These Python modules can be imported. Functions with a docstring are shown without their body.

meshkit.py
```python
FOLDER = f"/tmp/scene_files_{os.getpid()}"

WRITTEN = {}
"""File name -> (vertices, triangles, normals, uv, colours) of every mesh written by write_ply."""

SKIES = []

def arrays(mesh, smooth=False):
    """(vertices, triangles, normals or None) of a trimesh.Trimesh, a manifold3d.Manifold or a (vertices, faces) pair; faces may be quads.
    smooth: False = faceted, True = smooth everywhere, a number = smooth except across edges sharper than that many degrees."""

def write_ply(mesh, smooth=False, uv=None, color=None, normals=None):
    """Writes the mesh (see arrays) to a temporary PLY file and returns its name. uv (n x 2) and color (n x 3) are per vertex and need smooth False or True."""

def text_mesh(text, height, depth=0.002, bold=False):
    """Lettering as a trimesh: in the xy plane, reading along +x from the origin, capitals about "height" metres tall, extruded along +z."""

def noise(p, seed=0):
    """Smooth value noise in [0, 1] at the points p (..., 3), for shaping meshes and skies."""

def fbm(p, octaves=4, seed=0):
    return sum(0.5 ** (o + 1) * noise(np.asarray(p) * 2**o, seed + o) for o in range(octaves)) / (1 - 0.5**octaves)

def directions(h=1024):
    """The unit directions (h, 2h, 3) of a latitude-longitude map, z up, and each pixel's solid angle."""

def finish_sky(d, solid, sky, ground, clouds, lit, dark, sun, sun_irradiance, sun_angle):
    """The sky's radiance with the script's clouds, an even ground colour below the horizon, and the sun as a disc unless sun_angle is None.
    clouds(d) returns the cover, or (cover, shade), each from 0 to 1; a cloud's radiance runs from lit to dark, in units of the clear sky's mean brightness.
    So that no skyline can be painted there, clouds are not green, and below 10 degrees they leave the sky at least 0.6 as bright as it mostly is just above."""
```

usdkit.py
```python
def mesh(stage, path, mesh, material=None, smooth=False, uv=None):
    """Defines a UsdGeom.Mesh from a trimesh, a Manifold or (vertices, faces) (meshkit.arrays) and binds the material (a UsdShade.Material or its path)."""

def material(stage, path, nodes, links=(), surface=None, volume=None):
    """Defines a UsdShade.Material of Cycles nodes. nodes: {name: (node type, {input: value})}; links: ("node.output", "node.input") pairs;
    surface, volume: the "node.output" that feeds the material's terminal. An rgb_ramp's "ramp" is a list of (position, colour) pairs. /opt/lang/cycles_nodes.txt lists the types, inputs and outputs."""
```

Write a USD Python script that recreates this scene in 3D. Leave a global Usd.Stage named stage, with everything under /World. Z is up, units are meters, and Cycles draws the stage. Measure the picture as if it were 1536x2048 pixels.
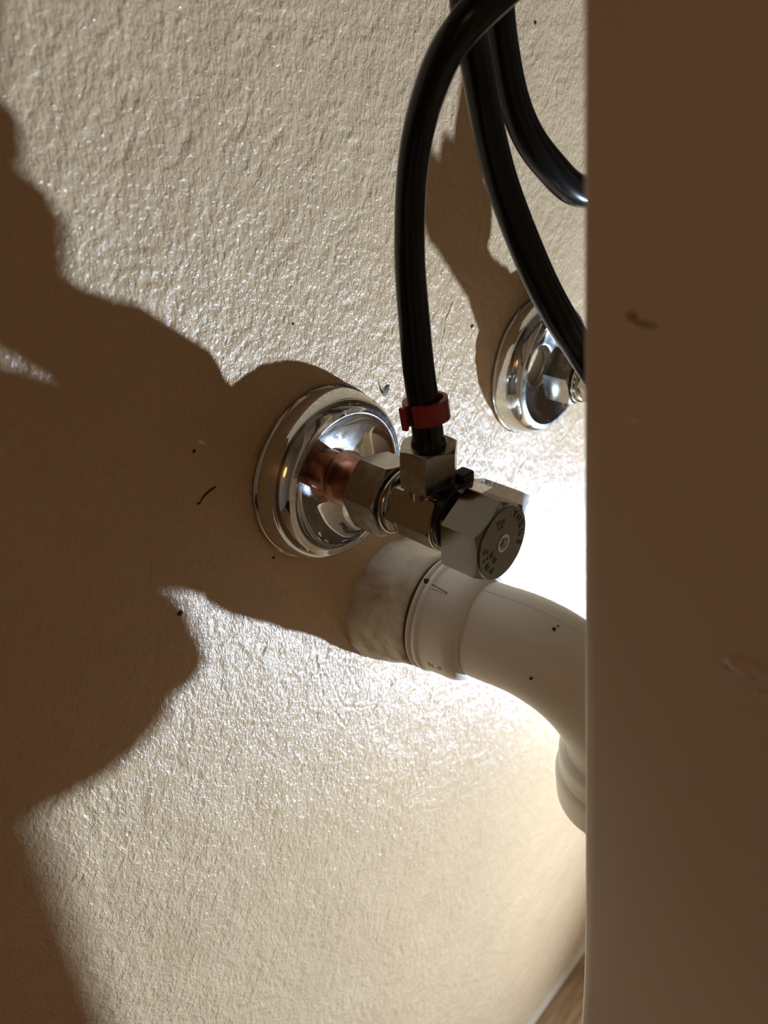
import math
import numpy as np
import trimesh
import manifold3d as m3
import meshkit
import usdkit
from shapely.geometry import Polygon, Point
from shapely import affinity
from pxr import Usd, UsdGeom, UsdLux, UsdShade, Gf, Sdf, Vt

stage = Usd.Stage.CreateInMemory()
UsdGeom.SetStageUpAxis(stage, UsdGeom.Tokens.z)
UsdGeom.SetStageMetersPerUnit(stage, 1.0)
UsdGeom.Xform.Define(stage, "/World")
UsdGeom.Scope.Define(stage, "/World/Looks")

# ------------------------------------------------------------------ camera
# x runs along the wall to the right, y points into the wall (wall face at y = 0), z is up.
FPX = 1600.0
cu = np.array([0.67318212, -0.39444876, 0.62548862])     # world x in camera (right, down, forward)
cn = np.array([-0.7386032, -0.31756054, 0.59466008])     # world y
cv = np.array([-0.03593243, -0.86230243, -0.50511719])   # world z
Rw = np.stack([cu, cn, cv])
CAM = np.array([-0.16734727, -0.19195412, 0.12892532])
right, down, fwd = Rw[:, 0], Rw[:, 1], Rw[:, 2]
camera = UsdGeom.Camera.Define(stage, "/World/camera")
camera.CreateHorizontalApertureAttr(36.0)
camera.CreateFocalLengthAttr(36.0 * FPX / 1536)
camera.CreateClippingRangeAttr(Gf.Vec2f(0.01, 100))
camera.CreateFStopAttr(37.5 / 2.0)                       # a phone lens: about a 2 mm opening
camera.CreateFocusDistanceAttr(0.272)
camera.CreateExposureAttr(0.0)
M = np.eye(4)
M[0, :3], M[1, :3], M[2, :3], M[3, :3] = right, -down, -fwd, CAM
camera.AddTransformOp().Set(Gf.Matrix4d(M.tolist()))

# ------------------------------------------------------------------ lights
# a small cool torch held low on the far side of the pedestal, and a warm shaded room lamp behind the photographer
TORCH = np.array([0.569, -0.369, -0.506])
AIM = np.array([-0.72, -0.40, 0.45])
torch = UsdLux.DiskLight.Define(stage, "/World/torch")
torch.CreateRadiusAttr(0.012)
torch.CreateNormalizeAttr(True)
torch.CreateIntensityAttr(6.8)
torch.CreateColorAttr(Gf.Vec3f(0.76, 1.0, 1.36))
tz = -AIM / np.linalg.norm(AIM)
tx = np.cross([0, 1, 0], tz)
tx /= np.linalg.norm(tx)
TM = np.eye(4)
TM[0, :3], TM[1, :3], TM[2, :3], TM[3, :3] = tx, np.cross(tz, tx), tz, TORCH
torch.AddTransformOp().Set(Gf.Matrix4d(TM.tolist()))
lamp = UsdLux.SphereLight.Define(stage, "/World/room_lamp")
lamp.CreateRadiusAttr(0.14)
lamp.CreateNormalizeAttr(True)
lamp.CreateIntensityAttr(0.52)
lamp.CreateColorAttr(Gf.Vec3f(1.0, 0.47, 0.14))
lamp.AddTranslateOp().Set(Gf.Vec3d(-1.14, -0.52, 0.42))

# ------------------------------------------------------------------ helpers
COUNT = {}


def numbered(path):
    COUNT[path] = COUNT.get(path, -1) + 1
    return path if COUNT[path] == 0 else "%s_%03d" % (path, COUNT[path])


def tag(prim, label=None, cat=None, group=None, kind=None):
    for k, v in (("label", label), ("category", cat), ("group", group), ("kind", kind)):
        if v:
            prim.SetCustomDataByKey(k, v)
    return prim


def thing(name, label, cat, loc=(0, 0, 0), rot=(0, 0, 0), group=None, kind=None):
    x = UsdGeom.Xform.Define(stage, numbered("/World/" + name))
    x.AddTranslateOp().Set(Gf.Vec3d(*loc))
    if any(rot):
        x.AddRotateXYZOp().Set(Gf.Vec3f(*rot))
    return tag(x.GetPrim(), label, cat, group, kind)


def obj(name, mesh, mat, parent=None, smooth=40, label=None):
    base = str(parent.GetPath()) if parent is not None else "/World"
    p = usdkit.mesh(stage, numbered(base + "/" + name), mesh, mat, smooth).GetPrim()
    return tag(p, label)


def tri(m):
    if hasattr(m, "to_mesh"):
        k = m.to_mesh()
        return trimesh.Trimesh(k.vert_properties[:, :3], k.tri_verts, process=False)
    return m


def moved(m, T):
    m = tri(m).copy()
    m.apply_transform(T)
    return m


OUT = trimesh.transformations.rotation_matrix(np.pi / 2, [1, 0, 0])   # local z -> -y, out of the wall


def out_of_wall(m):
    return moved(m, OUT)


def lathe(profile, seg=96):
    """profile: (r, h) pairs, revolved about z; open ends at r = 0 close themselves."""
    p = np.asarray(profile, float)
    n, a = len(p), np.arange(seg) * 2 * np.pi / seg
    v = np.stack([p[:, None, 0] * np.cos(a), p[:, None, 0] * np.sin(a), np.repeat(p[:, 1:2], seg, 1)], -1).reshape(-1, 3)
    i, j = np.meshgrid(np.arange(n - 1), np.arange(seg), indexing="ij")
    k = (j + 1) % seg
    f = np.stack([i * seg + j, i * seg + k, (i + 1) * seg + k, (i + 1) * seg + j], -1).reshape(-1, 4)
    t = trimesh.Trimesh(v, np.vstack([f[:, [0, 1, 2]], f[:, [0, 2, 3]]]), process=False)
    return t


def spline(pts, n):
    """Catmull-Rom through pts (any columns), n samples, about evenly spaced."""
    from scipy.interpolate import CubicSpline
    pts = np.asarray(pts, float)
    d = np.r_[0, np.cumsum(np.linalg.norm(np.diff(pts[:, :3], axis=0), axis=1) ** 0.7)]
    return CubicSpline(d, pts)(np.linspace(0, d[-1], n))


def sweep(points, radii, sides=40, caps=True):
    p = np.asarray(points, float)
    r = np.broadcast_to(radii, (len(p),))
    t = np.gradient(p, axis=0)
    t /= np.linalg.norm(t, axis=1, keepdims=True)
    a = np.cross(t[0], [0.3, 0.1, 0.9])
    a /= np.linalg.norm(a)
    A = []
    for k in range(len(p)):
        a = a - t[k] * (a @ t[k])
        a /= np.linalg.norm(a)
        A.append(a)
    A = np.array(A)
    B = np.cross(t, A)
    g = np.arange(sides) * 2 * np.pi / sides
    v = (p[:, None] + r[:, None, None] * (np.cos(g)[None, :, None] * A[:, None] + np.sin(g)[None, :, None] * B[:, None])).reshape(-1, 3)
    i, j = np.meshgrid(np.arange(len(p) - 1), np.arange(sides), indexing="ij")
    k = (j + 1) % sides
    f = np.stack([i * sides + j, i * sides + k, (i + 1) * sides + k, (i + 1) * sides + j], -1).reshape(-1, 4)
    f = np.vstack([f[:, [0, 1, 2]], f[:, [0, 2, 3]]])
    if caps:
        n = len(v)
        v = np.vstack([v, p[:1], p[-1:]])
        s = np.arange(sides)
        f = np.vstack([f, np.stack([np.full(sides, n), (s + 1) % sides, s], 1),
                       np.stack([np.full(sides, n + 1), (len(p) - 1) * sides + s, (len(p) - 1) * sides + (s + 1) % sides], 1)])
    return trimesh.Trimesh(v, f, process=False)


def hex_nut(corner, h0, h1, chamfer, hole=0.0, turn=0.0, both=True):
    """A hexagonal nut about z from h0 to h1 whose ends are turned down by a cone, so every flat ends in an arc."""
    body = m3.Manifold.cylinder(h1 - h0, corner, corner, 6).rotate([0, 0, turn]).translate([0, 0, h0])
    c = corner
    k = chamfer
    prof = [[0, h0], [c - k, h0], [c + 0.0002, h0 + (k + 0.0002) * 0.55], [c + 0.0002, h1 - (k + 0.0002) * 0.55], [c - k, h1], [0, h1]]
    if not both:
        prof[1:3] = [[c + 0.0002, h0]]
    body = body ^ m3.Manifold.revolve(m3.CrossSection([prof]), 96)
    if hole:
        body = body - m3.Manifold.cylinder(h1 - h0 + 0.01, hole, hole, 64).translate([0, 0, h0 - 0.005])
    return body


def rounded_box(sx, sy, sz, r, seg=16):
    s = m3.Manifold.sphere(r, seg)
    return m3.Manifold.batch_hull([s.translate([x * (sx / 2 - r), y * (sy / 2 - r), z * (sz / 2 - r)]) for x in (-1, 1) for y in (-1, 1) for z in (-1, 1)])


def at(px, py, w):
    """The point seen at that pixel, w metres out from the wall."""
    d = Rw @ np.array([px - 768.0, py - 1024.0, FPX])
    return CAM + d * ((-w - CAM[1]) / d[1])


# ------------------------------------------------------------------ materials
def mat(name, nodes, links, surface="p.BSDF"):
    return usdkit.material(stage, "/World/Looks/" + name, nodes, links, surface=surface)


WALL = mat("wall_paint", {
    "g": ("geometry", {}),
    "m": ("mapping", {"scale": (1.0, 1.0, 0.62)}),
    "n1": ("noise_texture", {"scale": 780.0, "detail": 4.0, "roughness": 0.6, "distortion": 0.5}),
    "b1": ("bump", {"strength": 0.9, "distance": 0.0007}),
    "c": ("noise_texture", {"scale": 26.0, "detail": 3.0}),
    "r": ("rgb_ramp", {"ramp": [(0.3, (0.665, 0.46, 0.262)), (0.7, (0.715, 0.50, 0.29))]}),
    "p": ("principled_bsdf", {"roughness": 0.14, "specular_ior_level": 0.42})},
    [("g.position", "m.vector"), ("m.vector", "n1.vector"), ("n1.fac", "b1.height"), ("b1.normal", "p.normal"),
     ("g.position", "c.vector"), ("c.fac", "r.fac"), ("r.color", "p.base_color")])
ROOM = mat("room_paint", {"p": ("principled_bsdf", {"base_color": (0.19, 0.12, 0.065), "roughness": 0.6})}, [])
WOOD = mat("floor_wood", {
    "g": ("geometry", {}),
    "m": ("mapping", {"scale": (6.0, 90.0, 40.0)}),
    "n": ("noise_texture", {"scale": 1.6, "detail": 4.0, "distortion": 1.2}),
    "r": ("rgb_ramp", {"ramp": [(0.25, (0.16, 0.085, 0.035)), (0.5, (0.33, 0.19, 0.085)), (0.75, (0.44, 0.28, 0.14))]}),
    "p": ("principled_bsdf", {"roughness": 0.45})},
    [("g.position", "m.vector"), ("m.vector", "n.vector"), ("n.fac", "r.fac"), ("r.color", "p.base_color")])
CHROME = mat("chrome", {
    "g": ("geometry", {}),
    "n": ("noise_texture", {"scale": 120.0, "detail": 5.0, "roughness": 0.7}),
    "r": ("map_range", {"from_min": 0.40, "from_max": 0.70, "to_min": 0.05, "to_max": 0.42, "clamp": True}),
    "n2": ("noise_texture", {"scale": 2600.0, "detail": 2.0}),
    "b": ("bump", {"strength": 0.6, "distance": 0.0001}),
    "s1": ("glossy_bsdf", {"color": (0.80, 0.79, 0.76), "roughness": 0.035}),
    "s2": ("glossy_bsdf", {"color": (0.74, 0.74, 0.74), "roughness": 0.33}),
    "x": ("mix_closure", {})},
    [("g.position", "n.vector"), ("n.fac", "r.value"), ("r.result", "x.fac"), ("g.position", "n2.vector"), ("n2.fac", "b.height"), ("b.normal", "s2.normal"),
     ("s1.BSDF", "x.closure1"), ("s2.BSDF", "x.closure2")], surface="x.closure")
NICKEL = mat("satin_nickel", {
    "g": ("geometry", {}),
    "n": ("noise_texture", {"scale": 320.0, "detail": 4.0}),
    "r": ("map_range", {"from_min": 0.3, "from_max": 0.7, "to_min": 0.16, "to_max": 0.30, "clamp": True}),
    "p": ("principled_bsdf", {"metallic": 1.0, "base_color": (0.42, 0.40, 0.36)})},
    [("g.position", "n.vector"), ("n.fac", "r.value"), ("r.result", "p.roughness")])
BODY = mat("polished_body", {"p": ("principled_bsdf", {"metallic": 1.0, "base_color": (0.46, 0.44, 0.41), "roughness": 0.11})}, [])
CAPM = mat("handle_cap_metal", {
    "g": ("geometry", {}),
    "n": ("noise_texture", {"scale": 1500.0, "detail": 3.0}),
    "b": ("bump", {"strength": 0.25, "distance": 0.0001}),
    "p": ("principled_bsdf", {"metallic": 1.0, "base_color": (0.20, 0.19, 0.17), "roughness": 0.26})},
    [("g.position", "n.vector"), ("n.fac", "b.height"), ("b.normal", "p.normal")])
COPPER = mat("copper", {
    "g": ("geometry", {}),
    "n": ("noise_texture", {"scale": 160.0, "detail": 3.0}),
    "r": ("rgb_ramp", {"ramp": [(0.35, (0.27, 0.10, 0.045)), (0.65, (0.47, 0.20, 0.10))]}),
    "p": ("principled_bsdf", {"metallic": 1.0, "roughness": 0.26})},
    [("g.position", "n.vector"), ("n.fac", "r.fac"), ("r.color", "p.base_color")])
RUBBER = mat("black_hose", {"p": ("principled_bsdf", {"base_color": (0.006, 0.0055, 0.005), "roughness": 0.20, "specular_ior_level": 0.28})}, [])
HANDLE = mat("handle_chrome", {"p": ("principled_bsdf", {"metallic": 1.0, "base_color": (0.22, 0.205, 0.19), "roughness": 0.09})}, [])
DARK = mat("dark_metal", {"p": ("principled_bsdf", {"base_color": (0.02, 0.02, 0.02), "roughness": 0.3, "metallic": 0.6})}, [])
RED = mat("red_plastic", {"p": ("principled_bsdf", {"base_color": (0.30, 0.022, 0.018), "roughness": 0.38})}, [])
PVC = mat("white_plastic", {
    "g": ("geometry", {}),
    "n": ("noise_texture", {"scale": 38.0, "detail": 4.0}),
    "r": ("rgb_ramp", {"ramp": [(0.3, (0.80, 0.75, 0.64)), (0.7, (0.86, 0.81, 0.71))]}),
    "p": ("principled_bsdf", {"roughness": 0.36})},
    [("g.position", "n.vector"), ("n.fac", "r.fac"), ("r.color", "p.base_color")])
GRUBBY = mat("grubby_sealant", {
    "g": ("geometry", {}),
    "n": ("noise_texture", {"scale": 60.0, "detail": 5.0, "roughness": 0.6, "distortion": 0.5}),
    "r": ("rgb_ramp", {"ramp": [(0.28, (0.26, 0.19, 0.11)), (0.42, (0.56, 0.47, 0.34)), (0.60, (0.76, 0.68, 0.54))]}),
    "n2": ("noise_texture", {"scale": 420.0, "detail": 3.0}),
    "b": ("bump", {"strength": 0.3, "distance": 0.0006}),
    "p": ("principled_bsdf", {"roughness": 0.5})},
    [("g.position", "n.vector"), ("n.fac", "r.fac"), ("r.color", "p.base_color"), ("g.position", "n2.vector"), ("n2.fac", "b.height"), ("b.normal", "p.normal")])
GRIME = mat("grime", {"p": ("principled_bsdf", {"base_color": (0.05, 0.03, 0.015), "roughness": 0.7})}, [])
CERAMIC = mat("glazed_ceramic", {
    "g": ("geometry", {}),
    "n": ("noise_texture", {"scale": 9.0, "detail": 2.0}),
    "r": ("rgb_ramp", {"ramp": [(0.3, (0.80, 0.71, 0.60)), (0.7, (0.86, 0.77, 0.65))]}),
    "p": ("principled_bsdf", {"roughness": 0.32})},
    [("g.position", "n.vector"), ("n.fac", "r.fac"), ("r.color", "p.base_color")])
STAIN = mat("brown_stain", {"p": ("principled_bsdf", {"base_color": (0.46, 0.32, 0.21), "roughness": 0.5})}, [])
FLAKE = mat("dry_paint_flake", {"p": ("principled_bsdf", {"base_color": (0.20, 0.18, 0.12), "roughness": 0.5})}, [])
SEAL = mat("cream_sealant", {"p": ("principled_bsdf", {"base_color": (0.62, 0.47, 0.31), "roughness": 0.4})}, [])

# ------------------------------------------------------------------ the setting
FLOOR = -0.665
wall = thing("wall_back", "cream painted plaster wall with brush marks and pitted gloss paint", "wall", kind="structure")


def graded(a, b, fine, coarse):
    out = [a]
    while out[-1] < b:
        x = out[-1]
        step = coarse
        for lo, hi, s in fine:
            if lo - 0.3 * s <= x < hi:
                step = s
        out.append(x + step)
    return np.array(out)


gx = graded(-1.3, 1.4, [(-0.19, 0.16, 0.00065), (0.16, 0.30, 0.0013)], 0.05)
gz = graded(-0.67, 1.7, [(-0.67, -0.27, 0.0016), (-0.27, 0.165, 0.00065)], 0.05)
X, Z = np.meshgrid(gx, gz, indexing="xy")
P2 = np.stack([X.ravel(), np.zeros(X.size), Z.ravel()], 1)


def nz(sx, sz, seed, oct=1, warp=None):
    q = P2 * np.array([sx, 1.0, sz])
    if warp is not None:
        q = q + warp
    return (meshkit.fbm(q, oct, seed) if oct > 1 else meshkit.noise(q, seed)) - 0.5


wp = np.stack([nz(110, 70, 5), np.zeros(len(P2)), nz(110, 70, 6)], 1) * 1.6
h = 0.00050 * nz(60, 40, 1, 2)                                        # slow unevenness
h += 0.00042 * nz(240, 150, 2, 2, wp)                                 # rolled orange peel
h -= 0.00026 * np.abs(2 * nz(300, 170, 3, 2, wp))                     # worm-like ridges
h += 0.00012 * nz(1000, 120, 8) * np.clip(3 * nz(30, 25, 9) + 0.6, 0, 1)   # brush lines
h += 0.00016 * nz(650, 520, 4, 1, wp)
# old brush edges and cracks in the paint under the waste pipe
CR = [[(626, 1271), (633, 1319), (649, 1355), (669, 1369), (674, 1392), (690, 1415), (724, 1415), (752, 1410), (779, 1373), (802, 1337)],
      [(631, 1314), (638, 1355), (647, 1392), (669, 1424), (692, 1453)],
      [(752, 1410), (736, 1433), (742, 1451), (770, 1442), (856, 1376), (852, 1369), (829, 1373), (783, 1401), (752, 1437)],
      [(560, 1330), (600, 1345), (640, 1352)], [(800, 850), (812, 868), (822, 900)], [(930, 880), (940, 905), (932, 930), (948, 960)],
      [(905, 600), (890, 640), (880, 700), (876, 760)], [(640, 1290), (690, 1325), (720, 1380)]]
T3 = np.array([[at(x, y, 0)[[0, 2]] for x, y in c] for c in CR], dtype=object)
xz = P2[:, [0, 2]]
dmin = np.full(len(P2), 9.0)
near = (np.abs(P2[:, 0] - 0.04) < 0.11) & (np.abs(P2[:, 2] + 0.06) < 0.13)
idx = np.nonzero(near)[0]
jit = 0.0012 * np.stack([nz(260, 260, 31)[idx], nz(260, 260, 32)[idx]], 1)
for c in T3:
    c = np.asarray(c, float)
    for a, b in zip(c[:-1], c[1:]):
        ab = b - a
        q = xz[idx] + jit - a
        s = np.clip(q @ ab / (ab @ ab), 0, 1)
        dmin[idx] = np.minimum(dmin[idx], np.linalg.norm(q - s[:, None] * ab, axis=1))
h += 0.00035 * np.exp(-(dmin / 0.0011) ** 2) - 0.0006 * np.exp(-(dmin / 0.0005) ** 2)
fade = np.clip((P2[:, 0] + 0.25) / 0.05, 0, 1)
Pw = np.stack([P2[:, 0], -h * fade, P2[:, 2]], 1)
nx, nzr = len(gx), len(gz)
I, J = np.meshgrid(np.arange(nzr - 1), np.arange(nx - 1), indexing="ij")
q = np.stack([I * nx + J, I * nx + J + 1, (I + 1) * nx + J + 1, (I + 1) * nx + J], -1).reshape(-1, 4)
F = np.vstack([q[:, [0, 1, 2]], q[:, [0, 2, 3]]])
obj("plaster", trimesh.Trimesh(Pw, F, process=False), WALL, wall, smooth=True)


def wall_y(x, z):
    i = np.clip(np.searchsorted(gz, z), 0, nzr - 1)
    j = np.clip(np.searchsorted(gx, x), 0, nx - 1)
    return Pw[i * nx + j, 1]


def scratch(pxs, r):
    pts = []
    for x, y in pxs:
        p = at(x, y, 0)
        pts.append([p[0], wall_y(p[0], p[2]) - r * 0.3, p[2]])
    pts = spline(pts, 9) if len(pts) > 2 else np.linspace(pts[0], pts[-1], 5)
    rr = r * np.array([np.sin(np.pi * t) ** 0.5 * 0.9 + 0.1 for t in np.linspace(0.04, 0.96, len(pts))])
    return sweep(pts, rr, 6)


obj("scratch", scratch([(401, 1004), (410, 991), (421, 981), (432, 974)], 0.00035), GRIME, wall)
obj("scratch", scratch([(394, 1009), (402, 1004)], 0.00035), GRIME, wall)
for (x, y, r) in ((360, 1226, 0.0009), (547, 1115, 0.0005), (1070, 46, 0.0007), (945, 653, 0.0008), (587, 648, 0.0004), (388, 902, 0.0006), (1094, 1262, 0.0005)):
    p = at(x, y, 0)
    s = moved(trimesh.creation.icosphere(2, 1.0), np.diag([r * 1.2, r * 0.5, r, 1.0]))
    s.apply_translation([p[0], wall_y(p[0], p[2]), p[2]])
    obj("paint_pit", s, GRIME, wall, smooth=True)
# a curled flake of dry paint standing off the wall above the plate
p0, p1, p2 = at(770, 793, 0.0002), at(772, 782, 0.0014), at(775, 770, 0.0020)
ctr = spline([p0 + [0, 0.0005, 0], p1, p2], 8)
side = np.array([0.8, -0.5, 0.1]) * 0.0009
wd = np.array([0.5, 0.9, 1.1, 1.2, 1.2, 1.1, 0.9, 0.6])[:, None]
nrm = np.array([0.3, -0.3, -0.9]) * 0.0002
V = np.vstack([ctr - side * wd + nrm, ctr + side * wd + nrm, ctr + side * wd - nrm, ctr - side * wd - nrm])
n = 8
FF = []
for k in range(n - 1):
    for a, b in ((0, 1), (1, 2), (2, 3), (3, 0)):
        FF += [[a * n + k, b * n + k, b * n + k + 1], [a * n + k, b * n + k + 1, a * n + k + 1]]
for k in (0, n - 1):
    FF += [[k, n + k, 2 * n + k], [k, 2 * n + k, 3 * n + k]]
obj("paint_flake", trimesh.Trimesh(V, FF, process=False), FLAKE, wall, label="dark curled flake of paint above the round plate")

floor = thing("floor", "brown wood floorboards at the foot of the wall", "floor", loc=(0, 0, FLOOR), kind="structure")
for k in range(9):
    b = rounded_box(2.7, 0.118, 0.018, 0.0015, 8)
    obj("floorboard", moved(b, trimesh.transformations.translation_matrix([0.05, -0.062 - 0.12 * k, -0.009])), WOOD, floor)
bead = m3.CrossSection([[[0.001, 0], [-0.0036, 0], [-0.0030, 0.0012], [-0.0018, 0.0026], [-0.0008, 0.0042], [0.001, 0.0056]]], m3.FillRule.NonZero)
bd = m3.Manifold.extrude(bead, 2.6)
Tb = np.array([[0, 0, 1, -1.25], [1, 0, 0, 0.0], [0, 1, 0, FLOOR], [0, 0, 0, 1.0]])
tag(obj("trim_1", moved(bd, Tb), SEAL), "pale bead of sealant along the foot of the wall beside the wood floor", "trim", kind="structure")
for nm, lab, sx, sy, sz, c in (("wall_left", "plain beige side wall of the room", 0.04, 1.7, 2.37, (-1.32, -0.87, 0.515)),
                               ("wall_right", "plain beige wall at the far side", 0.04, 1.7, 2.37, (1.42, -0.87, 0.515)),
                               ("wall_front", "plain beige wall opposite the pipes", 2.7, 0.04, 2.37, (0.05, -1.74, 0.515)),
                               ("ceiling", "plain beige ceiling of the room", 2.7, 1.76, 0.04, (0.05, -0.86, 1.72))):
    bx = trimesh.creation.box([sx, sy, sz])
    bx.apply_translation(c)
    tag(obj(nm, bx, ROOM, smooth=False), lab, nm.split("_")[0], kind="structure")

# ------------------------------------------------------------------ basin pedestal at the right
EDGE_W = 0.128
A, B = at(1153, 0, EDGE_W), at(1167, 2048, EDGE_W)
SL = (A[0] - B[0]) / (A[2] - B[2])
XC = 0.059


def left_x(z):
    """The left rear edge: flares towards the top, runs straight down below the waist."""
    z = np.asarray(z, float)
    zb = -0.20
    soft = 0.03
    zz = zb + soft * np.log1p(np.exp((z - zb) / soft))
    zz = np.minimum(zz, 0.45)
    return B[0] + SL * (zz - B[2])


pedestal = thing("basin_pedestal", "tall smooth glazed pedestal in brown shade, filling the right side of the photo", "pedestal", loc=(0, 0, FLOOR))
PT = 0.013
zs = np.r_[np.linspace(FLOOR + 0.001, -0.4, 8), np.linspace(-0.38, 0.2, 60), np.linspace(0.22, 0.42, 8)]


def section(z):
    hw = XC - float(left_x(z))

    def shell(o):
        a_, d0, d1 = hw - o, EDGE_W, 0.235
        th = np.linspace(0, np.pi, 33)[1:-1]
        arc = np.c_[-a_ * np.cos(th), d1 + (0.105 - o) * np.sin(th) ** 0.85]
        return np.vstack([np.c_[np.full(12, -a_), np.linspace(d0 + 0.004, d1, 12)], arc, np.c_[np.full(12, a_), np.linspace(d1, d0 + 0.004, 12)]])
    out, inn = shell(0.0), shell(PT)[::-1]
    r = PT / 2
    th = np.linspace(0, np.pi, 11)[1:-1]

    def cap_(x0, x1):
        c, h_ = (x0 + x1) / 2, (x1 - x0) / 2
        return np.c_[c + h_ * np.sign(np.cos(np.pi - th)) * np.abs(np.cos(th)) ** 0.45, EDGE_W + 0.004 - 0.004 * np.sin(th) ** 0.45]
    loop = np.vstack([out, cap_(hw, hw - PT), inn, cap_(-(hw - PT), -hw)])
    return np.c_[XC + loop[:, 0], -loop[:, 1], np.full(len(loop), z - FLOOR)]


S = np.array([section(z) for z in zs])
nz_, ns_ = S.shape[:2]
i_, j_ = np.meshgrid(np.arange(nz_ - 1), np.arange(ns_), indexing="ij")
k_ = (j_ + 1) % ns_
q = np.stack([i_ * ns_ + j_, i_ * ns_ + k_, (i_ + 1) * ns_ + k_, (i_ + 1) * ns_ + j_], -1).reshape(-1, 4)
shell_mesh = trimesh.Trimesh(S.reshape(-1, 3), np.vstack([q[:, [0, 1, 2]], q[:, [0, 2, 3]]]), process=False)
trimesh.repair.fix_normals(shell_mesh)
obj("shell", shell_mesh, CERAMIC, pedestal, smooth=60)


def on_pedestal(px, py):
    d = Rw @ np.array([px - 768.0, py - 1024.0, FPX])
    t = 0.05
    for _ in range(60):
        p_ = CAM + t * d / FPX
        t += (float(left_x(p_[2])) - p_[0]) / (d[0] / FPX) * 0.8
    return CAM + t * d / FPX


for (x, y, sy, sz, k) in ((1487, 1332, 0.0034, 0.0019, 1.3), (1275, 836, 0.0014, 0.0009, 0.4), (1520, 1385, 0.0008, 0.0007, 0.6)):
    s = moved(trimesh.creation.icosphere(3, 1.0), np.diag([k * 0.0011, sy, sz, 1.0]))
    s.apply_translation(on_pedestal(x, y) + [0.0001, 0, -FLOOR])
    obj("glaze_drip", s, CERAMIC, pedestal, smooth=True)
for (x, y, sy, sz) in ((1290, 646, 0.0024, 0.0007), (1264, 628, 0.0011, 0.0012), (1480, 1343, 0.0030, 0.0005)):
    s = moved(trimesh.creation.icosphere(3, 1.0), np.diag([0.00012, sy, sz, 1.0]))
    s.apply_translation(on_pedestal(x, y) + [0.00005 if y < 1000 else -0.0003, 0, -FLOOR])
    obj("stain", s, STAIN, pedestal, smooth=True)

# ------------------------------------------------------------------ wall plates
PLATE = [(0.0258 + 0.0057 * math.cos(t), 0.0126 * math.sin(t) ** 0.9) for t in np.linspace(0, math.pi / 2, 9)]
PLATE += [(0.0251, 0.0128), (0.0246, 0.0126), (0.0240, 0.0116), (0.0222, 0.0094), (0.0195, 0.0072), (0.0165, 0.0056), (0.0130, 0.0045), (0.0104, 0.0040), (0.0098, 0.0037), (0.0096, 0.0025), (0.0096, 0.0)]


def smooth_profile(pr, n=60):
    return spline(np.c_[np.asarray(pr), np.zeros(len(pr))], n)[:, :2]


pm = out_of_wall(lathe(np.vstack([smooth_profile(PLATE, 90), [[0.0315, 0.0]]]), 128))
pl1 = thing("wall_plate", "round chrome dished wall plate around the copper pipe, at the centre", "wall plate", loc=(0.0032, -0.0006, -0.0030), group="chrome wall plates")
obj("dish", pm, CHROME, pl1, smooth=35)
obj("rim", out_of_wall(lathe([(0.0318, 0.0), (0.0323, 0.0005), (0.0318, 0.0011), (0.0310, 0.0012)], 128)), CHROME, pl1, smooth=60)


def copy(src, name, loc, rot, label):
    was = src.GetCustomData()
    c = thing(name, label, was["category"], loc, rot, was.get("group"))
    c.GetReferences().AddInternalReference(src.GetPath())
    c.SetInstanceable(True)
    return c


copy(pl1, "wall_plate", (0.138, -0.0006, -0.002), (0, 0, 0), "chrome wall plate half hidden by the pedestal, behind the black hoses at upper right")

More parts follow.
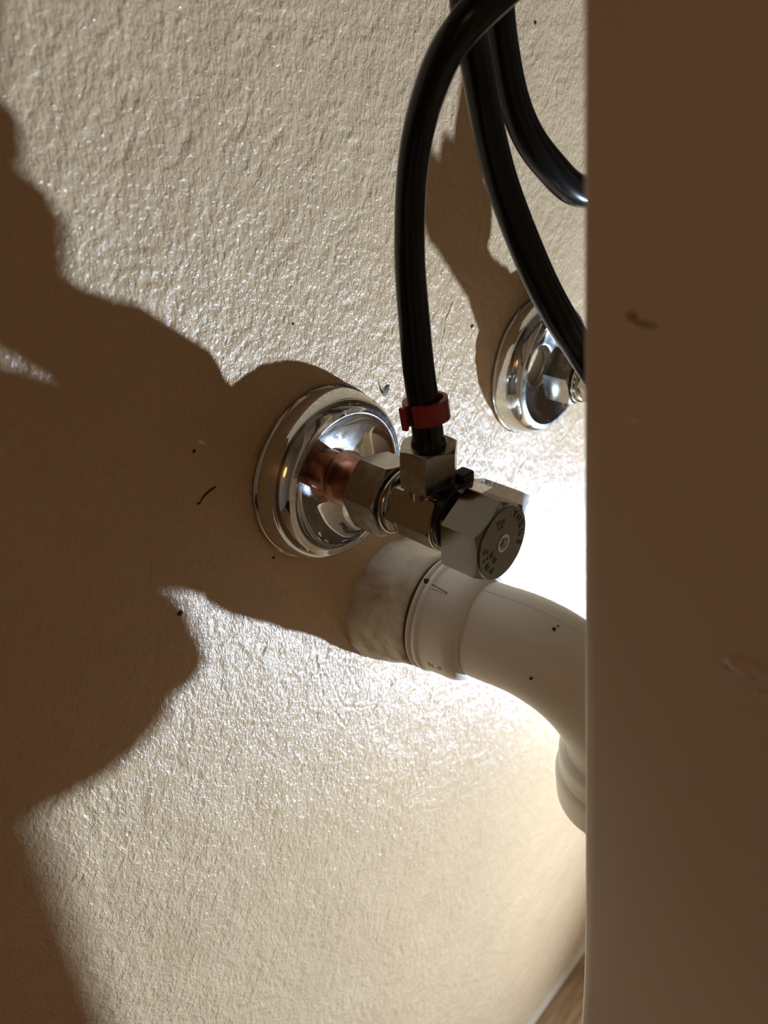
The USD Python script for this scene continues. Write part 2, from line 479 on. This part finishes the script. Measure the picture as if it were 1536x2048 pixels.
# ------------------------------------------------------------------ copper pipe and valve
DROOP = 0.0
AX = (0.0, 0.0, 0.0008)


def along(m):
    return out_of_wall(m)


cp = thing("copper_pipe", "short copper pipe from the chrome plate to the valve", "pipe", loc=AX)
obj("pipe_stub", along(lathe(smooth_profile([(0.0077, -0.01), (0.0077, 0.0), (0.0077, 0.006), (0.0077, 0.0105), (0.0075, 0.0125), (0.0075, 0.0135)], 30), 72)), COPPER, cp, smooth=60)
obj("soldered_sleeve", along(lathe([(0.0068, 0.0128), (0.0068, 0.0134), (0.0090, 0.0135), (0.0097, 0.0142), (0.0097, 0.0152), (0.0090, 0.0164), (0.0088, 0.0285), (0.0070, 0.0286)], 72)), COPPER, cp, smooth=50)

TW = 0.0525


def valve_body(valve):
    obj("compression_nut", along(hex_nut(0.0136, 0.0268, 0.0396, 0.0014, 0.0074, turn=50)), NICKEL, valve, smooth=25)
    # collar, hexagonal bar, groove and neck, outlet to the hose
    obj("collar", along(lathe(smooth_profile([(0.0080, 0.0390), (0.0100, 0.0394), (0.0112, 0.0404), (0.0113, 0.0416), (0.0106, 0.0427), (0.0092, 0.0433), (0.0070, 0.0435)], 30), 72)), BODY, valve, smooth=60)
    obj("body", along(hex_nut(0.0104, 0.0428, 0.0598, 0.0006, turn=5)), BODY, valve, smooth=25)
    obj("groove_ring", along(lathe(smooth_profile([(0.0070, 0.0592), (0.0094, 0.0596), (0.0100, 0.0605), (0.0096, 0.0616), (0.0088, 0.0620), (0.0088, 0.0690), (0.0070, 0.0700)], 36), 72)), BODY, valve, smooth=50)
    T = trimesh.transformations.translation_matrix([0, -TW, 0])
    obj("outlet_nut", moved(hex_nut(0.0095, 0.0106, 0.0238, 0.0013, 0.0050, turn=34), T), NICKEL, valve, smooth=25)
    obj("outlet_collar", moved(lathe([(0.0, 0.004), (0.0068, 0.004), (0.0068, 0.0110), (0.0, 0.0112)], 64), T), BODY, valve, smooth=40)


valve = thing("stop_valve", "chrome stop valve with flat disc handle, under the hose with the red ring", "valve", loc=AX, rot=(-DROOP, 0, 0))
valve_body(valve)
# stop lug between outlet and handle
lug = rounded_box(0.0060, 0.0050, 0.0060, 0.0008, 12)
obj("stop_lug", moved(lug, trimesh.transformations.translation_matrix([0.0072, -0.0600, 0.0112])), DARK, valve, smooth=30, label="small dark stop lug")
stem = lathe([(0.0, 0.0600), (0.0106, 0.0608), (0.0108, 0.0632), (0.0102, 0.0638), (0.0, 0.0639)], 64)
obj("stop_ring", along(moved(stem, trimesh.transformations.translation_matrix([0.0010, 0.0018, 0.0]))), DARK, valve, smooth=40)
# handle: chamfered hexagonal hub with a single wing
HB, HF = 0.0668, 0.0800
hub = hex_nut(0.0137, HB, HF, 0.0020, turn=31, both=False)
wing = Polygon([(0, 11.5), (9, 10.8), (16, 8.2), (25, 2.4), (34.0, -4.0), (35.2, -6), (32, -19.5), (30, -21), (14, -13.5), (0, -10)]).buffer(0.8, join_style=1).buffer(-0.4)
wg = m3.Manifold.extrude(m3.CrossSection([np.array(wing.exterior.coords)[:-1] / 1000], m3.FillRule.NonZero), 0.0085).translate([0, 0, 0.0615])
obj("handle", along(hub), HANDLE, valve, smooth=22)
hd = stage.GetPrimAtPath(str(valve.GetPath()) + "/handle")
obj("wing", along(wg), CHROME, hd, smooth=25)
HF0 = HF - 0.0010
cap = m3.Manifold.revolve(m3.CrossSection([[[0, HF0], [0.0117, HF0], [0.0119, HF0 + 0.0010], [0.0116, HF0 + 0.0017], [0, HF0 + 0.0017]]]), 96)
HF1 = HF0 + 0.0017
skt = m3.Manifold.cylinder(0.004, 0.0030, 0.0030, 48).translate([0, 0, HF1 - 0.0014])
obj("handle_cap", along(cap - skt), CAPM, valve, smooth=35, label="flat round cap with raised lettering")
# socket screw in the middle of the cap
scr = m3.Manifold.cylinder(0.0011, 0.0029, 0.0029, 48).translate([0, 0, HF1 - 0.0016]) + (m3.Manifold.cylinder(0.0018, 0.0029, 0.0029, 48) - m3.Manifold.cylinder(0.0030, 0.0022, 0.0022, 48).translate([0, 0, -0.001])).translate([0, 0, HF1 - 0.0016])
slot = m3.Manifold.cylinder(0.004, 0.0015, 0.0015, 6).translate([0, 0, HF1 - 0.0012])
obj("screw", along(scr - slot), CHROME, valve, smooth=30)


# raised lettering on the cap, round its edge, and the mark above the screw
def letter_ring(text, r, a0, da, size):
    ms = []
    for k, ch in enumerate(text):
        if ch == " ":
            continue
        t = meshkit.text_mesh(ch, size, 0.00025)
        t.apply_translation([-t.bounds[:, 0].mean(), -size / 2, 0])
        a = math.radians(a0 - da * k)
        t.apply_transform(trimesh.transformations.rotation_matrix(a - math.pi / 2, [0, 0, 1]))
        t.apply_translation([r * math.cos(a), r * math.sin(a), HF1 - 0.00003])
        ms.append(t)
    return ms


letters = letter_ring("YORKS", 0.0093, 52, 19, 0.0022) + letter_ring("PN20", 0.0088, 232, 20, 0.0022) + letter_ring("DN", 0.0058, 222, 28, 0.0020)
for px_, s_, ox, oy in (("E", 0.0030, -0.0028, 0.0052), ("F", 0.0026, -0.0006, 0.0050)):
    t = meshkit.text_mesh(px_, s_, 0.00025)
    t.apply_transform(trimesh.transformations.rotation_matrix(0.35, [0, 0, 1]))
    t.apply_translation([ox, oy, HF1 - 0.00003])
    letters.append(t)
obj("lettering", along(trimesh.util.concatenate(letters)), CAPM, stage.GetPrimAtPath(str(valve.GetPath()) + "/handle_cap"), smooth=False)
valve2 = thing("stop_valve", "chrome valve behind the pedestal's edge, only its hexagonal nut showing on the far plate", "valve", loc=(0.138, 0.0130, -0.002))
valve_body(valve2)

# ------------------------------------------------------------------ hoses
def px_path(rows, n):
    pts = np.array([list(at(x, y, w / 1000)) + [r / 1000] for x, y, w, r in rows])
    return spline(pts, n)


# 1: up from the near valve, over to the right in front of the others
tv = np.array([0.0, -TW, 0.0185 + AX[2]])
rows1 = [(851, 830, 52.0, 4.7), (838, 745, 50.0, 4.65), (829, 650, 48.0, 4.5), (821, 550, 46.5, 4.3), (819, 470, 46, 4.15), (824, 350, 46, 4.05), (838, 258, 48, 4.05), (860, 180, 52, 4.1), (892, 105, 57, 4.2), (935, 45, 62, 4.3), (985, -5, 66, 4.35), (1050, -55, 70, 4.35)]
TAIL1 = [[0.058, -0.086, 0.154, 0.0043], [0.064, -0.108, 0.180, 0.0043], [0.062, -0.135, 0.24, 0.0043], [0.054, -0.165, 0.32, 0.0043], [0.050, -0.175, 0.42, 0.0043]]
h1 = np.array([list(at(x, y, w / 1000)) + [r / 1000] for x, y, w, r in rows1])
h1 = spline(np.vstack([np.r_[tv, 0.0048], h1, TAIL1]), 260)
hose1 = thing("hose", "black hose with the red ring, crossing in front of the other hoses", "hose", loc=tuple(tv), group="black hoses")
obj("tube", sweep(h1[:, :3] - tv, h1[:, 3], 48), RUBBER, hose1, smooth=True)
obj("end_ferrule", moved(lathe(smooth_profile([(0.0030, 0.0), (0.0053, 0.0002), (0.0055, 0.0016), (0.0053, 0.0030), (0.0050, 0.0042), (0.0046, 0.0048)], 24), 48), trimesh.transformations.translation_matrix([0, 0, 0.0035])), RUBBER, hose1, smooth=True)
# 2: long hose falling to the right behind the pedestal
rows2 = [(932, 0, 40, 4.5), (950, 110, 41, 4.5), (966, 200, 43, 4.55), (998, 345, 48, 4.7), (1038, 460, 54, 4.9), (1090, 580, 61, 5.0), (1132, 655, 66, 5.0), (1172, 718, 70, 5.0)]
h2 = np.array([list(at(x, y, w / 1000)) + [r / 1000] for x, y, w, r in rows2])
h2 = spline(np.vstack([[[0.044, -0.055, 0.42, 0.0045], [0.043, -0.048, 0.30, 0.0045], [0.040, -0.042, 0.20, 0.0045]], h2, [[0.062, -0.086, 0.024, 0.005], [0.080, -0.106, 0.024, 0.005], [0.093, -0.125, 0.050, 0.005], [0.098, -0.138, 0.11, 0.005], [0.102, -0.145, 0.2, 0.005], [0.104, -0.15, 0.3, 0.005], [0.104, -0.15, 0.42, 0.005]]]), 300)
hose2 = thing("hose", "black hose that falls in front of the far chrome plate to the pedestal's edge", "hose", loc=tuple(h2[0, :3]), group="black hoses")
obj("tube", sweep(h2[:, :3] - h2[0, :3], h2[:, 3], 40), RUBBER, hose2, smooth=True)
# 3: upper hose that bows to the right and down to the far valve
rows3 = [(998, 0, 37, 4.4), (1008, 100, 38, 4.45), (1028, 200, 40, 4.6), (1062, 282, 43, 4.9), (1105, 338, 46, 5.1), (1155, 380, 48, 5.2)]
h3 = np.array([list(at(x, y, w / 1000)) + [r / 1000] for x, y, w, r in rows3])
h3 = spline(np.vstack([[[0.062, -0.050, 0.42, 0.0044], [0.060, -0.044, 0.30, 0.0044], [0.056, -0.039, 0.20, 0.0044]], h3, [[0.126, -0.050, 0.080, 0.0051], [0.150, -0.046, 0.062, 0.0050], [0.1435, -0.041, 0.036, 0.0049], [0.138, -TW + 0.0130, 0.0168, 0.0048]]]), 260)
hose3 = thing("hose", "black hose bowing off to the right near the top, behind the pedestal", "hose", loc=tuple(h3[0, :3]), group="black hoses")
obj("tube", sweep(h3[:, :3] - h3[0, :3], h3[:, 3], 40), RUBBER, hose3, smooth=True)

# red ring on the near hose
k = int(np.argmin([np.linalg.norm(p_[:3] - at(847, 820, 0.0518)) for p_ in h1]))
ax_ = h1[k + 1, :3] - h1[k - 1, :3]
ax_ /= np.linalg.norm(ax_)
xa = np.array([1.0, 0.0, 0.0])
xa -= ax_ * (xa @ ax_)
xa /= np.linalg.norm(xa)
ya = np.cross(ax_, xa)
Tr = np.eye(4)
Tr[:3, 0], Tr[:3, 1], Tr[:3, 2] = xa, ya, ax_
ring = thing("hose_ring", "red plastic split ring clipped round the black hose", "ring", loc=tuple(h1[k, :3]))
outer = Point(0, 0).buffer(0.0068, 48)
inner = affinity.scale(Point(0.0002, 0).buffer(0.0054, 48), 1.0, 1.0)
gap = Polygon([(-0.02, -0.0012), (0, -0.0002), (0, 0.0012), (-0.02, 0.0024)])
band = outer.difference(inner).difference(gap)
bm = trimesh.creation.extrude_polygon(band, 0.0064, engine="earcut")
bm.apply_translation([0.0007, 0, -0.0032])
obj("band", moved(bm, Tr), RED, ring, smooth=40)
tb = rounded_box(0.0014, 0.0022, 0.0072, 0.0005, 12).translate([-0.0070, 0.0022, -0.0004])
obj("tab", moved(tb, Tr), RED, ring, smooth=40)

# ------------------------------------------------------------------ waste pipe
drain = thing("waste_pipe", "white plastic waste pipe with grubby collar, bending down behind the pedestal", "pipe", loc=(0.038, 0, -0.0782))
DV = np.array([0.12, -1.0, 0.04])
DV /= np.linalg.norm(DV)
xa = np.cross([0, 0, 1.0], DV)
xa /= np.linalg.norm(xa)
Td = np.eye(4)
Td[:3, 0], Td[:3, 1], Td[:3, 2] = xa, np.cross(DV, xa), DV


def dl(profile, seg=96, n=60, wob=0.0, seed=0):
    m = lathe(smooth_profile(profile, n), seg)
    if wob:
        v = m.vertices
        nn = meshkit.fbm(v * 130 + 7, 3, seed) - 0.5
        rad = v[:, :2] / np.maximum(np.linalg.norm(v[:, :2], axis=1, keepdims=True), 1e-6)
        m.vertices = np.c_[v[:, :2] + rad * (wob * nn)[:, None], v[:, 2]]
    return moved(m, Td)


obj("sealant_collar", dl([(0.0286, -0.012), (0.0286, -0.006), (0.0280, 0.0), (0.0272, 0.004), (0.0262, 0.009), (0.0252, 0.014), (0.0246, 0.018), (0.0238, 0.0205), (0.0224, 0.0212), (0.0205, 0.0212)], wob=0.0026, seed=3), GRUBBY, drain, smooth=60, label="grubby sealant collar against the wall")
obj("grime_ring", dl([(0.0205, 0.0208), (0.0230, 0.0210), (0.0232, 0.0219), (0.0229, 0.0228), (0.0205, 0.0230)]), GRIME, drain, smooth=60)
obj("gasket", dl([(0.0205, 0.0224), (0.0238, 0.0226), (0.0242, 0.0233), (0.0238, 0.0240), (0.0205, 0.0242)]), PVC, drain, smooth=60)
obj("socket", dl([(0.0205, 0.0246), (0.0232, 0.0248), (0.0241, 0.0256), (0.0243, 0.0272), (0.0238, 0.0282), (0.0235, 0.0295), (0.0235, 0.0390), (0.0232, 0.0408), (0.0224, 0.0428), (0.0214, 0.0440), (0.0205, 0.0446), (0.0190, 0.0447)], n=90), PVC, drain, smooth=60)
sk = stage.GetPrimAtPath(str(drain.GetPath()) + "/socket")


def on_socket(a, hgt, r):
    return Td[:3, :3] @ np.array([r * np.cos(a), r * np.sin(a), hgt])


def socket_angle(px, py):
    """angle round the socket that is seen at that pixel"""
    o = np.array([0.038, 0, -0.0782])
    best = min((np.linalg.norm(np.array(pixel(o + on_socket(a, hh, 0.0236))) - [px, py]), a, hh) for a in np.linspace(0, 2 * np.pi, 360) for hh in np.linspace(0.024, 0.043, 16)
               if (Td[:3, :3] @ np.array([np.cos(a), np.sin(a), 0])) @ (CAM - o) > 0)
    return best[1], best[2]


def pixel(p):
    c = Rw.T @ (np.asarray(p) - CAM)
    return 768 + FPX * c[0] / c[2], 1024 + FPX * c[1] / c[2]


# dirt caught along the lifted edge of an old tape strip round the socket, and the strip's edge itself
for pxs, r in (([(846, 1164), (862, 1170), (878, 1178), (895, 1186)], 0.0005), ([(846, 1164), (852, 1160), (860, 1168)], 0.0008)):
    path = np.array([on_socket(*socket_angle(x, y), 0.0237) for x, y in pxs])
    obj("dirt_line", sweep(spline(path, 9), r * np.array([0.4, 0.9, 1.1, 1, 0.9, 1.0, 0.9, 0.6, 0.2]), 8), GRIME, sk, smooth=True)
path = np.array([on_socket(*socket_angle(x, y), 0.0236) for x, y in [(838, 1166), (850, 1170), (865, 1176), (884, 1183), (896, 1192)]])
obj("tape_edge", sweep(spline(path, 14), 0.0007 * np.sin(np.linspace(0.3, 2.9, 14)), 8), PVC, sk, smooth=True)

# small moulded letters near the end of the socket
a0, h0 = socket_angle(908, 1350)
ms = []
for k_, ch in enumerate("N.P"):
    t_ = meshkit.text_mesh(ch, 0.0026, 0.0004)
    t_.apply_translation([-t_.bounds[:, 0].mean(), 0, 0])
    nrm_ = Td[:3, :3] @ np.array([np.cos(a0), np.sin(a0), 0])
    F_ = np.eye(4)
    F_[:3, 0], F_[:3, 1], F_[:3, 2] = DV, np.cross(nrm_, DV), nrm_
    F_[:3, 3] = on_socket(a0, 0.0330 + 0.0022 * k_, 0.0235) - nrm_ * 0.00012
    ms.append(moved(t_, F_))
obj("moulded_lettering", trimesh.util.concatenate(ms), PVC, sk, smooth=False)

# straight run, swept bend, then a U-bend that rises inside the pedestal
PR, BR, ST = 0.0198, 0.042, 0.058
DN = np.array([0.20, 0.0, -0.98])
DN /= np.linalg.norm(DN)


def bend(p, d0, d1, R, n):
    d1p = d1 - d0 * (d0 @ d1)
    d1p /= np.linalg.norm(d1p)
    an = np.linspace(0, math.acos(np.clip(d0 @ d1, -1, 1)), n)[1:]
    return [p + R * (np.sin(a) * d0 + (1 - np.cos(a)) * d1p) for a in an]


pts = [DV * t for t in np.linspace(0.036, ST, 6)]
pts += bend(pts[-1], DV, DN, BR, 26)
end = pts[-1]
pts += [end + DN * t for t in np.linspace(0.004, 0.028, 5)]
UD = np.array([0.10, -0.99, 0.0])
UD /= np.linalg.norm(UD)
up = -DN + 0
pts += bend(pts[-1], DN, UD, 0.042, 16)
pts += bend(pts[-1], UD, np.array([0, 0, 1.0]), 0.042, 16)
pts += [pts[-1] + np.array([0, 0, t]) for t in np.linspace(0.01, 0.52, 12)]
obj("bent_pipe", sweep(pts, PR, 72), PVC, drain, smooth=60)
bp = stage.GetPrimAtPath(str(drain.GetPath()) + "/bent_pipe")
P_ = np.array(pts[:26])
tg = np.gradient(P_, axis=0)
tg /= np.linalg.norm(tg, axis=1, keepdims=True)
ev = np.array([-0.05, -0.05, 1.0]) - tg * (tg @ np.array([-0.05, -0.05, 1.0]))[:, None]
ev /= np.linalg.norm(ev, axis=1, keepdims=True)
obj("mould_seam", sweep(P_ + ev * (PR - 0.0001), 0.00032, 8), PVC, bp, smooth=True)


def on_pipe(px, py, o=np.array([0.038, 0, -0.0782])):
    """The point of the bent pipe's surface seen at that pixel."""
    d = Rw @ np.array([px - 768.0, py - 1024.0, FPX])
    d /= np.linalg.norm(d)
    for t in np.linspace(0.12, 0.40, 1500):
        q_ = CAM + d * t - o
        if np.linalg.norm(P_ - q_, axis=1).min() < PR + 0.0003:
            return q_
    return None


for x, y, r in ((1062, 1357, 0.0006), (1108, 1258, 0.0007), (1116, 1252, 0.0004)):
    q_ = on_pipe(x, y)
    if q_ is not None:
        k_ = trimesh.creation.icosphere(2, r)
        k_.apply_translation(q_)
        obj("dirt_speck", k_, GRIME, bp, smooth=True)
Tn = np.eye(4)
xz_ = np.cross([0, 1.0, 0], -DN)
xz_ /= np.linalg.norm(xz_)
Tn[:3, 0], Tn[:3, 1], Tn[:3, 2], Tn[:3, 3] = xz_, np.cross(-DN, xz_), -DN, end
obj("coupling", moved(lathe(smooth_profile([(0.0192, 0.000), (0.0214, -0.0004), (0.0224, -0.002), (0.0226, -0.008), (0.0226, -0.0145), (0.0205, -0.0150)], 40), 96), Tn), PVC, drain, smooth=50)
obj("coupling_nut", moved(lathe(smooth_profile([(0.0200, -0.0140), (0.0236, -0.0144), (0.0243, -0.0160), (0.0245, -0.0270), (0.0241, -0.0335), (0.0230, -0.0350), (0.0190, -0.0354)], 50), 96), Tn), PVC, drain, smooth=50)
